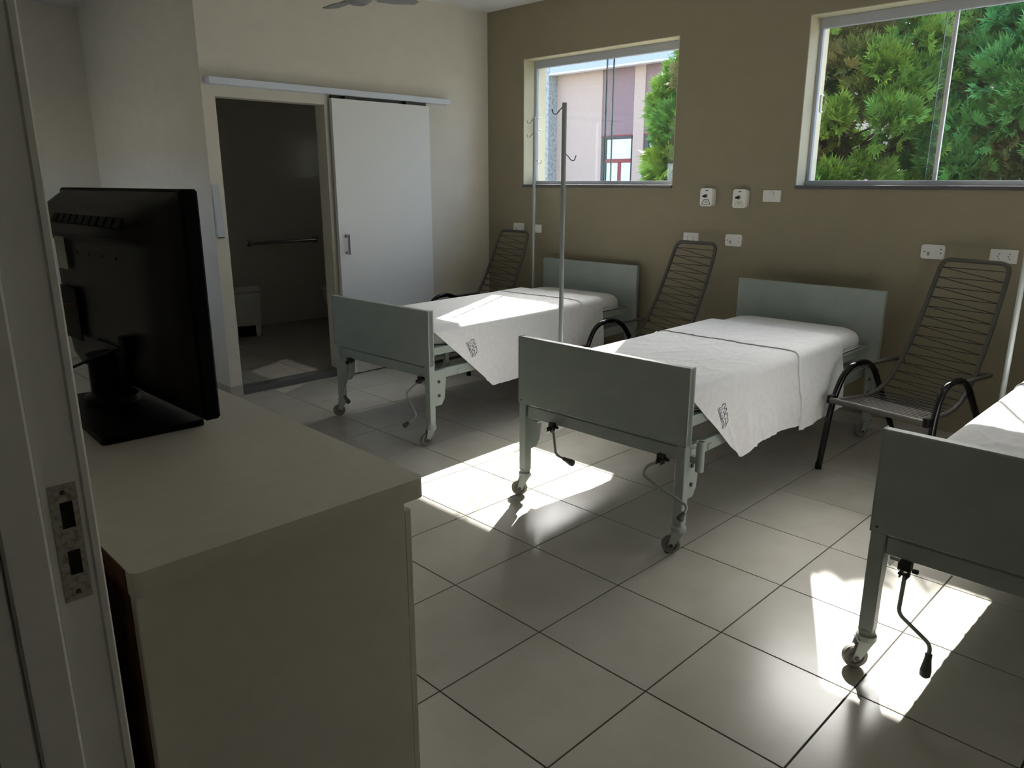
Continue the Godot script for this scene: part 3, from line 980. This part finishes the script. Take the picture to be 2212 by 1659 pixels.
func logo(t: Node3D, s: float, waves: float, z0: float, ink: Material) -> void:
	# the hospital's printed mark: a cogged letter outline with two ruled lines of small print, running down the drape
	var strokes := [
		[[555, 612], [585, 560], [620, 508], [660, 540], [735, 508], [770, 590], [690, 640], [700, 722], [805, 690], [815, 760], [660, 850], [620, 800], [655, 748]],
		[[690, 860], [672, 950], [630, 985], [640, 1032], [690, 1040], [722, 1085], [748, 1000]],
		[[735, 870], [770, 910], [830, 900], [832, 850], [870, 1000], [868, 1130], [780, 1230], [745, 1295], [675, 1310]],
		[[752, 1110], [700, 1170], [680, 1245]],
		[[318, 600], [345, 610], [385, 760], [425, 900], [520, 1120], [530, 1330]],
		[[398, 580], [440, 720], [490, 960], [560, 1040], [605, 1160], [610, 1360]],
		[[470, 610], [515, 600]], [[490, 690], [545, 680]], [[570, 670], [615, 660]], [[525, 740], [545, 820]], [[540, 870], [550, 920]], [[545, 960], [560, 1000]], [[580, 1070], [600, 1110]],
	]
	var m := MB.new()
	for st in strokes:
		var p := PackedVector3Array()
		for i in st.size() - 1:
			for k in 4:
				var q := Vector2(st[i][0], st[i][1]).lerp(Vector2(st[i + 1][0], st[i + 1][1]), k / 4.0)
				p.append(print_at(q, s, waves, z0))
		p.append(print_at(Vector2(st[st.size() - 1][0], st[st.size() - 1][1]), s, waves, z0))
		m.tube(p, 0.0017, 5)
	var o := obj("printed_mark", m, ink, t)
	o.set_meta("label", "dark printed hospital mark with small lettering")


func print_at(q: Vector2, s: float, waves: float, z0: float) -> Vector3:
	var z := z0 - (q.x - 330.0) / 23.7 * 0.0038
	var d := 0.13 + (q.y - 500.0) / 23.7 * 0.0031
	return drape(1.0, z, d, s, 0.0008, waves)


func beds() -> void:
	fold_noise.seed = 17
	fold_noise.frequency = 0.35
	fold_noise.fractal_octaves = 3
	var k := BL + 0.03
	# bed by the bathroom wall
	var p1 := Vector3(1.300, 0, 0.095)
	var r1 := atan2(0.10, 2.155)
	var b1 := bed_frame(p1, r1, "pale grey-green metal hospital bed beside the white sliding door", [4.25, 4.35], [
		[[Vector3(-0.30, 0.395, k - 0.02), Vector3(-0.26, 0.385, k), Vector3(-0.27, 0.33, k + 0.01), Vector3(-0.34, 0.19, k + 0.02), Vector3(-0.31, 0.165, k + 0.02)], 0.06],
		[[Vector3(0.39, 0.39, k - 0.02), Vector3(0.35, 0.355, k), Vector3(0.30, 0.305, k + 0.01), Vector3(0.40, 0.19, k + 0.02), Vector3(0.335, 0.135, k + 0.035)], 0.05]])
	pole_socket(b1, -0.495, 0.16)
	mattress(p1, r1, "white covered mattress on the bed beside the sliding door")
	sheet(p1, r1, "white sheet with printed mark on the bed beside the sliding door, partly in sun", 1.0, 0.42, 0.66, 1.67, 0.006, func(z: float) -> float: return lerpf(0.345, 0.268, smoothstep(0.4, 1.5, z)), M.ink)
	# middle bed
	var p2 := Vector3(3.165, 0, 0.20)
	var r2 := atan2(0.032, 2.16)
	var b2 := bed_frame(p2, r2, "pale grey-green metal hospital bed between two string chairs, full footboard showing", [3.95, 3.75], [
		[[Vector3(-0.245, 0.40, k - 0.02), Vector3(-0.215, 0.395, k), Vector3(-0.19, 0.295, k + 0.01), Vector3(-0.13, 0.286, k + 0.01)], 0.062],
		[[Vector3(0.36, 0.40, k - 0.02), Vector3(0.31, 0.375, k), Vector3(0.30, 0.335, k + 0.02), Vector3(0.53, 0.265, k + 0.03), Vector3(0.522, 0.235, k + 0.055)], 0.04]])
	pole_socket(b2, 0.495, BL - 0.07)
	pole_socket(b2, -0.495, BL - 0.36)
	mattress(p2, r2, "white covered mattress on the middle hospital bed")
	sheet(p2, r2, "white sheet with a crosswise hem and printed mark on the middle bed", 2.3, 0.50, 1.05, 1.70, 0.014, func(z: float) -> float: return 0.315 + 0.02 * sin(z * 5.0 + 1.0) - 0.02 * smoothstep(1.4, 1.7, z), M.ink_pale)
	# third bed, cut by the edge of the view
	var p3 := Vector3(4.945, 0, 0.43)
	var b3 := bed_frame(p3, 0.0, "pale grey-green metal hospital bed whose sheet lies in full sunlight", [3.85, 3.7], [
		[[Vector3(-0.35, 0.385, k - 0.02), Vector3(-0.345, 0.36, k), Vector3(-0.345, 0.265, k + 0.01), Vector3(-0.245, 0.205, k + 0.015), Vector3(-0.245, 0.165, k + 0.02)], 0.075],
		[[Vector3(0.36, 0.40, k - 0.02), Vector3(0.33, 0.36, k), Vector3(0.33, 0.28, k + 0.01), Vector3(0.24, 0.22, k + 0.015), Vector3(0.24, 0.19, k + 0.02)], 0.07]])
	pole_socket(b3, -0.505, 0.53)
	mattress(p3, 0.0, "white covered mattress on the sunlit hospital bed")
	sheet(p3, 0.0, "white sheet on the bed that lies in full sunlight", 4.1, 0.50, 0.72, 1.70, 0.008, func(z: float) -> float: return 0.33 - 0.03 * smoothstep(0.5, 1.6, z), M.ink)


# ---------------------------------------------------------------- string chairs
func string_chair(at: Vector3, turn: float, label: String) -> void:
	var c := thing("string_chair", label, "chair", at, turn, "string armchairs beside the beds")
	# side profile of the seat and back frame: (half width, height, distance from the wall)
	var prof := [Vector3(0.215, 0.415, 0.95), Vector3(0.213, 0.403, 0.80), Vector3(0.21, 0.392, 0.64), Vector3(0.207, 0.41, 0.53), Vector3(0.202, 0.47, 0.43), Vector3(0.196, 0.565, 0.345), Vector3(0.19, 0.70, 0.265), Vector3(0.184, 0.85, 0.19), Vector3(0.178, 1.00, 0.125), Vector3(0.172, 1.105, 0.085)]
	var sides: Array = []
	for s in [-1.0, 1.0]:
		var pts: Array = []
		for p in prof:
			pts.append(Vector3(s * p.x, p.y, p.z))
		sides.append(pts)
	var loop: Array = sides[0].duplicate()
	var back_side: Array = sides[1].duplicate()
	back_side.reverse()
	loop.append_array(back_side)
	obj("seat_and_back_frame", MB.new().tube(smooth_line(loop, 0.085, 6), 0.0125, 10), M.chair_cord, c)
	obj("front_bar", MB.new().tube(PackedVector3Array([Vector3(-0.24, 0.412, 0.95), Vector3(0.24, 0.412, 0.95)]), 0.0155, 12), M.chair_cord, c)
	for s in [-1.0, 1.0]:
		var leg := [Vector3(s * 0.295, 0.0, 0.905), Vector3(s * 0.262, 0.38, 0.90), Vector3(s * 0.248, 0.575, 0.82), Vector3(s * 0.246, 0.58, 0.58), Vector3(s * 0.25, 0.38, 0.43), Vector3(s * 0.275, 0.0, 0.13)]
		obj("leg_arch", MB.new().tube(smooth_line(leg, 0.16, 10), 0.0165, 12), M.chair_black, c)
		for e in [0, 5]:
			obj("foot_cap", MB.new().lathe([Vector2(0.0, 0.0), Vector2(0.018, 0.0), Vector2(0.0175, 0.035), Vector2(0.0, 0.036)], 14, Transform3D(Basis(), leg[e])), M.black_plastic, c)
		obj("armrest_bar", MB.new().tube(smooth_line([Vector3(s * 0.246, 0.558, 0.64), Vector3(s * 0.25, 0.55, 0.28), Vector3(s * 0.19, 0.55, 0.34)], 0.05), 0.011, 10), M.chair_cord, c)
		obj("bracket", MB.new().box(Vector3(s * 0.25, 0.412, 0.928), Vector3(0.03, 0.045, 0.045), 0.004), M.black_plastic, c)
	# cords: a straight one and a slanting one at each step
	var bar := MB.new().tube(PackedVector3Array([Vector3(-0.5, 0, 0), Vector3(0.5, 0, 0)]), 0.0025, 6).mesh()
	var spots: Array = []
	var acc := 0.0
	var nxt := 0.0
	var path := smooth_line(sides[0], 0.05, 4)
	for i in path.size() - 1:
		var a := path[i]
		var b := path[i + 1]
		var ln := (b - a).length()
		while nxt <= acc + ln and nxt < 1.32:
			spots.append(a.lerp(b, (nxt - acc) / ln))
			nxt += 0.034 if nxt < 0.40 else 0.058
		acc += ln
	for i in spots.size():
		var a: Vector3 = spots[i]
		cord_between(c, bar, a, Vector3(-a.x, a.y, a.z), i < 8)
		if i + 1 < spots.size():
			var b: Vector3 = spots[i + 1]
			cord_between(c, bar, b, Vector3(-a.x, a.y, a.z), i < 8)


func cord_between(c: Node3D, bar: Mesh, a: Vector3, b: Vector3, pale: bool) -> void:
	var o := inst("cord", bar, M.cord_pale if pale else M.cord, c)
	var d := b - a
	var x := d.normalized()
	var z := x.cross(Vector3.UP).normalized()
	o.transform = Transform3D(Basis(x * d.length(), z.cross(x), z), (a + b) * 0.5)


func chairs() -> void:
	string_chair(Vector3(0.45, 0, 0.03), deg_to_rad(0.0), "dark string armchair in the corner behind the bed at the sliding door")
	string_chair(Vector3(2.295, 0, 0.04), deg_to_rad(-6.0), "dark string armchair between the first and middle bed")
	string_chair(Vector3(4.075, 0, 0.10), deg_to_rad(-9.0), "dark string armchair whose corded seat shows, beside the sunlit bed")


# ---------------------------------------------------------------- drip poles
func drip_pole(x: float, z: float, y0: float, y1: float, label: String, hooks: Array) -> void:
	var p := thing("drip_pole", label, "drip stand", Vector3(x, y0, z), 0.0)
	obj("pole", MB.new().lathe([Vector2(0.0, 0.0), Vector2(0.0115, 0.0), Vector2(0.0115, y1 - y0 - 0.003), Vector2(0.009, y1 - y0), Vector2(0.0, y1 - y0)], 16), M.pole, p)
	for h in hooks:
		var d: Vector3 = Vector3(0.72, 0, -0.69) * h[1]
		var y: float = h[0] - y0
		var pts := [Vector3(0, y, 0) + d * 0.009, Vector3(0, y - 0.012, 0) + d * 0.022, Vector3(0, y - 0.030, 0) + d * 0.034, Vector3(0, y - 0.034, 0) + d * 0.052, Vector3(0, y - 0.008, 0) + d * 0.060]
		obj("hook", MB.new().tube(smooth_line(pts, 0.012), 0.0026, 7), M.dull_steel, p)


func iv_poles() -> void:
	drip_pole(2.675, 2.005, 0.37, 1.888, "tall grey drip pole set in a socket at the near side of the middle bed", [[1.868, -1.0], [1.655, 1.0]])
	drip_pole(0.812, 0.252, 0.37, 2.017, "slim pale drip pole beside the corner chair, with three small hooks", [[2.005, -1.0], [1.90, -1.0], [1.70, 1.0]])
	drip_pole(4.44, 0.955, 0.37, 1.93, "pale drip pole standing between a string chair and the sunlit bed", [[1.91, -1.0], [1.72, 1.0]])


# ---------------------------------------------------------------- plates on the window wall
func rounded(w: float, h: float, r: float) -> PackedVector2Array:
	var p := PackedVector2Array()
	for q in [[1, 1, 0], [-1, 1, 90], [-1, -1, 180], [1, -1, 270]]:
		for k in 5:
			var a := deg_to_rad(q[2] + k * 22.5)
			p.append(Vector2(q[0] * (w * 0.5 - r) + cos(a) * r, q[1] * (h * 0.5 - r) + sin(a) * r))
	return p


func plate(called: String, label: String, cat: String, x: float, y: float, w: float, h: float, r: float) -> Node3D:
	var p := thing(called, label, cat, Vector3(x, y, 0.0))
	obj("cover", MB.new().prism(rounded(w, h, r), 0.008, Transform3D(Basis(), Vector3(0, 0, 0.0))).prism(rounded(w - 0.006, h - 0.006, r), 0.003, Transform3D(Basis(), Vector3(0, 0, 0.008))), M.plastic_white, p)
	return p


func dot(p: Node3D, called: String, x: float, y: float, r: float) -> void:
	obj(called, MB.new().lathe([Vector2(0.0, 0.0), Vector2(r, 0.0), Vector2(r * 0.9, 0.001), Vector2(0.0, 0.001)], 12, Transform3D(Basis(Vector3(1, 0, 0), PI / 2), Vector3(x, y, 0.0108))), M.plate_mark, p)


func sockets(p: Node3D, xs: Array) -> void:
	for x in xs:
		for y in [-0.013, 0.0, 0.013]:
			dot(p, "socket_hole", x + (0.004 if y != 0.0 else -0.003), y, 0.0032)


func gas_plate(label: String, x: float, y: float) -> void:
	var p := plate("wall_outlet", label, "wall plate", x, y, 0.128, 0.082, 0.016)
	dot(p, "screw_hole", -0.045, 0.0, 0.004)
	dot(p, "screw_hole", 0.043, 0.017, 0.004)
	dot(p, "screw_hole", 0.043, -0.006, 0.004)
	obj("embossed_mark", MB.new().box(Vector3(-0.022, -0.012, 0.0108), Vector3(0.014, 0.02, 0.001), 0.0), M.plate_line, p)


func call_unit(label: String, x: float, y: float, col: Material) -> void:
	var p := thing("nurse_call_box", label, "call box", Vector3(x, y, 0.0))
	var side: Array = []
	obj("casing", MB.new().prism(rounded(0.108, 0.112, 0.010), 0.030).prism(rounded(0.094, 0.124, 0.014), 0.038), M.plastic_white, p)
	obj("jack", MB.new().lathe([Vector2(0.0, 0.0), Vector2(0.014, 0.0), Vector2(0.013, 0.006), Vector2(0.008, 0.007), Vector2(0.0, 0.007)], 20, Transform3D(Basis(Vector3(1, 0, 0), PI / 2), Vector3(-0.004, 0.008, 0.0375))), M.dull_steel, p)
	obj("plug", MB.new().tube(PackedVector3Array([Vector3(-0.004, 0.008, 0.044), Vector3(-0.014, 0.006, 0.062)]), 0.0065, 10), M.black, p)
	obj("logo_strip", MB.new().box(Vector3(0.002, 0.046, 0.0384), Vector3(0.022, 0.006, 0.001)), M.green_print, p)
	var z := 0.0386
	var a := [Vector3(-0.034, -0.048, z), Vector3(0.034, -0.048, z), Vector3(0.018, -0.017, z), Vector3(-0.018, -0.017, z), Vector3(-0.034, -0.048, z)]
	var ln := MB.new()
	for k in 4:
		ln.tube(PackedVector3Array([a[k], a[k + 1]]), 0.0019, 5)
	obj("printed_triangle", ln, col, p)
	obj("printed_line", MB.new().box(Vector3(0.0, -0.034, 0.0383), Vector3(0.034, 0.003, 0.001)).box(Vector3(0.0, -0.028, 0.0383), Vector3(0.014, 0.003, 0.001)), M.green_print, p)


func wall_plates() -> void:
	gas_plate("rounded white wall plate just above the corner string chair", 0.395, 1.128)
	var sq := plate("blank_plate", "plain white plate behind the slim drip pole", "wall plate", 0.628, 1.128, 0.082, 0.072, 0.004)
	obj("rocker", MB.new().box(Vector3(0, 0, 0.011), Vector3(0.02, 0.034, 0.004), 0.001), M.plastic_white, sq)
	var s1 := plate("power_socket", "white double socket above the chair between first and middle bed", "socket", 2.162, 1.125, 0.125, 0.078, 0.004)
	sockets(s1, [-0.028, 0.022])
	gas_plate("rounded white wall plate between the string chair and middle headboard", 2.506, 1.127)
	call_unit("white nurse-call box with a green printed triangle", 2.287, 1.417, M.green_print)
	call_unit("white nurse-call box with a yellow printed triangle", 2.543, 1.411, M.yellow_print)
	var sw := plate("light_switch", "white switch plate next to the nurse-call boxes", "switch", 2.762, 1.431, 0.125, 0.075, 0.004)
	obj("rocker", MB.new().box(Vector3(0, 0, 0.0115), Vector3(0.026, 0.05, 0.005), 0.0015), M.plastic_white, sw)
	obj("rocker_gap", MB.new().box(Vector3(0.0, 0.027, 0.0112), Vector3(0.028, 0.0016, 0.0012)).box(Vector3(0.0145, 0.014, 0.0112), Vector3(0.0016, 0.026, 0.0012)), M.plate_line, sw)
	gas_plate("rounded white wall plate above the middle headboard, by the chair back", 3.788, 1.128)
	var s2 := plate("power_socket", "white double socket behind the pole at the sunlit bed", "socket", 4.147, 1.126, 0.133, 0.074, 0.004)
	sockets(s2, [-0.024, 0.026])


# ---------------------------------------------------------------- counter and television
func counter_and_tv() -> void:
	var cab := thing("counter_cabinet", "cream laminate counter with an overhanging top and bare wood back", "cabinet", Vector3(3.341, 0, 4.235))
	var hx := 0.64
	var top := MB.new()
	var outline := rounded(2 * hx, 0.61, 0.016)
	top.prism(outline, 0.046, Transform3D(Basis(Vector3(1, 0, 0), PI / 2), Vector3(0, 0.90, 0)))
	obj("worktop", top, M.laminate, cab)
	obj("top_back_edge", MB.new().span(Vector3(-hx + 0.03, 0.853, 0.300), Vector3(hx - 0.03, 0.899, 0.307)), M.raw_wood, cab)
	obj("end_panel", MB.new().span(Vector3(hx - 0.042, 0.0, -0.262), Vector3(hx - 0.018, 0.854, 0.30), 0.002), M.laminate, cab)
	obj("end_panel", MB.new().span(Vector3(-hx + 0.018, 0.0, -0.262), Vector3(-hx + 0.042, 0.854, 0.30), 0.002), M.laminate, cab)
	obj("back_board", MB.new().span(Vector3(-hx + 0.042, 0.02, 0.262), Vector3(hx - 0.042, 0.854, 0.270)), M.raw_wood, cab)
	obj("back_frame", MB.new().span(Vector3(hx - 0.062, 0.0, 0.27), Vector3(hx - 0.042, 0.853, 0.302)), M.raw_wood, cab)
	obj("bottom_shelf", MB.new().span(Vector3(-hx + 0.042, 0.06, -0.26), Vector3(hx - 0.042, 0.08, 0.262)), M.laminate, cab)
	obj("middle_shelf", MB.new().span(Vector3(-hx + 0.042, 0.45, -0.25), Vector3(hx - 0.042, 0.468, 0.262)), M.laminate, cab)
	for k in 2:
		var x0 := -hx + 0.020 + k * (hx - 0.017)
		var dr := obj("cabinet_door", MB.new().span(Vector3(x0, 0.07, -0.281), Vector3(x0 + hx - 0.023, 0.825, -0.263), 0.002), M.laminate, cab)
		obj("door_handle", MB.new().tube(smooth_line([Vector3(x0 + (0.58 if k == 0 else 0.05), 0.55, -0.281), Vector3(x0 + (0.58 if k == 0 else 0.05), 0.55, -0.303), Vector3(x0 + (0.58 if k == 0 else 0.05), 0.65, -0.303), Vector3(x0 + (0.58 if k == 0 else 0.05), 0.65, -0.281)], 0.01), 0.004, 8), M.chrome, dr)

	var tv := thing("television", "black flat television with a bulging back, turned to the beds, on the counter", "television", Vector3(2.945, 0.90, 4.151), deg_to_rad(1.5))
	var w := 0.873
	var yb := 0.04
	var yt := 0.607
	obj("screen_bezel", MB.new().span(Vector3(-w / 2, yb, -0.03), Vector3(w / 2, yt, 0.012), 0.006), M.tv_side, tv)
	obj("screen", MB.new().span(Vector3(-w / 2 + 0.035, yb + 0.07, -0.0312), Vector3(w / 2 - 0.035, yt - 0.035, -0.0296)), M.tv_bezel, tv)
	# rear housing: (height, depth) profile swept along the width, sinking towards both ends
	var prof := [Vector2(0.045, 0.012), Vector2(0.06, 0.03), Vector2(0.10, 0.048), Vector2(0.18, 0.056), Vector2(0.455, 0.058), Vector2(0.466, 0.066), Vector2(0.478, 0.105), Vector2(0.49, 0.112), Vector2(0.53, 0.096), Vector2(0.565, 0.062), Vector2(0.585, 0.035), Vector2(0.60, 0.012)]
	var rows: Array = []
	var wx := [-0.425, -0.415, -0.395, -0.36, -0.30, -0.2, -0.1, 0.0, 0.08, 0.15, 0.21, 0.26, 0.30, 0.335, 0.365, 0.39, 0.41, 0.425]
	for x in wx:
		var fade: float = smoothstep(0.428, 0.40, absf(x))
		var bulge: float = smoothstep(0.40, 0.10, x) * smoothstep(-0.43, -0.40, x)
		var row: Array = []
		for p in prof:
			var dpt: float = minf(p.y, 0.058)
			var ex: float = maxf(p.y - 0.058, 0.0)
			row.append(Vector3(x, p.x, 0.012 + (dpt - 0.012) * fade * lerpf(0.45, 1.0, smoothstep(0.42, 0.25, x)) + ex * bulge))
		rows.append(row)
	var hs := obj("rear_housing", MB.new().grid(rows), M.black_plastic, tv)
	var vent := MB.new()
	for k in 10:
		vent.box(Vector3(-0.20 + k * 0.052, 0.527, 0.100), Vector3(0.040, 0.026, 0.006), 0.001, Basis(Vector3(1, 0, 0), deg_to_rad(-28)))
	obj("vent", vent, M.black, hs)
	obj("sticker", MB.new().box(Vector3(-0.30, 0.42, 0.0712), Vector3(0.085, 0.095, 0.001)), M.sticker, hs)
	obj("connector_panel", MB.new().box(Vector3(-0.30, 0.24, 0.0705), Vector3(0.16, 0.16, 0.004), 0.001), M.black, hs)
	for k in 4:
		obj("screw", MB.new().lathe([Vector2(0.005, 0.0), Vector2(0.004, 0.002), Vector2(0, 0.002)], 8, Transform3D(Basis(Vector3(1, 0, 0), PI / 2), Vector3(-0.16 + 0.1 * k, 0.43, 0.070))), M.black, hs)
	obj("mount_plate", MB.new().box(Vector3(-0.02, 0.115, 0.06), Vector3(0.20, 0.13, 0.016), 0.004), M.black_plastic, tv)
	obj("aerial_plug", MB.new().tube(smooth_line([Vector3(-0.25, 0.268, 0.07), Vector3(-0.27, 0.268, 0.12), Vector3(-0.34, 0.25, 0.17)], 0.02), 0.006, 8), M.cable_tan, tv)
	obj("neck", MB.new().lathe([Vector2(0.0, 0.0), Vector2(0.075, 0.0), Vector2(0.07, 0.02), Vector2(0.052, 0.03), Vector2(0.05, 0.13), Vector2(0.055, 0.14), Vector2(0.0, 0.15)], 28, Transform3D(Basis(), Vector3(-0.02, 0.018, 0.075))), M.tv_bezel, tv)
	var st := MB.new()
	st.prism(rounded(0.50, 0.25, 0.012), 0.017, Transform3D(Basis(Vector3(0, 1, 0), deg_to_rad(-4.0)) * Basis(Vector3(1, 0, 0), PI / 2), Vector3(0.085, 0.018, 0.08)))
	obj("stand_base", st, M.tv_bezel, tv)
	var ca := [Vector3(0.138, 0.195, 0.07), Vector3(0.125, 0.19, 0.10), Vector3(0.0, 0.145, 0.14), Vector3(-0.15, 0.09, 0.17), Vector3(-0.20, 0.03, 0.165), Vector3(-0.17, 0.055, 0.185), Vector3(-0.14, 0.03, 0.19), Vector3(-0.18, 0.012, 0.2), Vector3(-0.24, 0.012, 0.21)]
	obj("power_cable", MB.new().tube(smooth_line(ca, 0.05, 8), 0.004, 8), M.black_plastic, tv)
	obj("cable_plug", MB.new().box(Vector3(0.138, 0.198, 0.074), Vector3(0.034, 0.06, 0.028), 0.004), M.black, tv)


# ---------------------------------------------------------------- ceiling fan
func ceiling_fan() -> void:
	var f := thing("ceiling_fan", "grey ceiling fan hanging near the sliding door", "fan", Vector3(0.80, 2.64, 1.87))
	obj("rod", MB.new().lathe([Vector2(0.012, 0.06), Vector2(0.012, CEIL - 2.62)], 12), M.fan_grey, f)
	obj("canopy", MB.new().lathe([Vector2(0.03, 0.24), Vector2(0.06, 0.28), Vector2(0.06, CEIL - 2.62)], 20), M.fan_grey, f)
	obj("motor", MB.new().lathe([Vector2(0.0, -0.03), Vector2(0.05, -0.03), Vector2(0.085, -0.01), Vector2(0.09, 0.03), Vector2(0.07, 0.06), Vector2(0.0, 0.07)], 24), M.fan_grey, f)
	for k in 3:
		var a := atan2(-0.27, 0.17) + k * TAU / 3.0
		var d := Vector3(cos(a), 0, sin(a))
		var s := Vector3(-sin(a), 0.12, cos(a)).normalized()
		var up := s.cross(d).normalized()
		if up.y < 0.0:
			up = -up
		var bl := obj("blade", MB.new().prism(PackedVector2Array([Vector2(0.12, -0.035), Vector2(0.22, -0.06), Vector2(0.36, -0.05), Vector2(0.385, 0.0), Vector2(0.34, 0.055), Vector2(0.20, 0.05), Vector2(0.12, 0.03)]), 0.006, Transform3D(Basis(d, s, up), Vector3(0, 0.0, 0))), M.fan_grey, f)
		obj("blade_arm", MB.new().prism(PackedVector2Array([Vector2(0.06, -0.02), Vector2(0.17, -0.025), Vector2(0.17, 0.025), Vector2(0.06, 0.02)]), 0.005, Transform3D(Basis(d, s, up), Vector3(0, 0.007, 0))), M.dark_metal, bl)
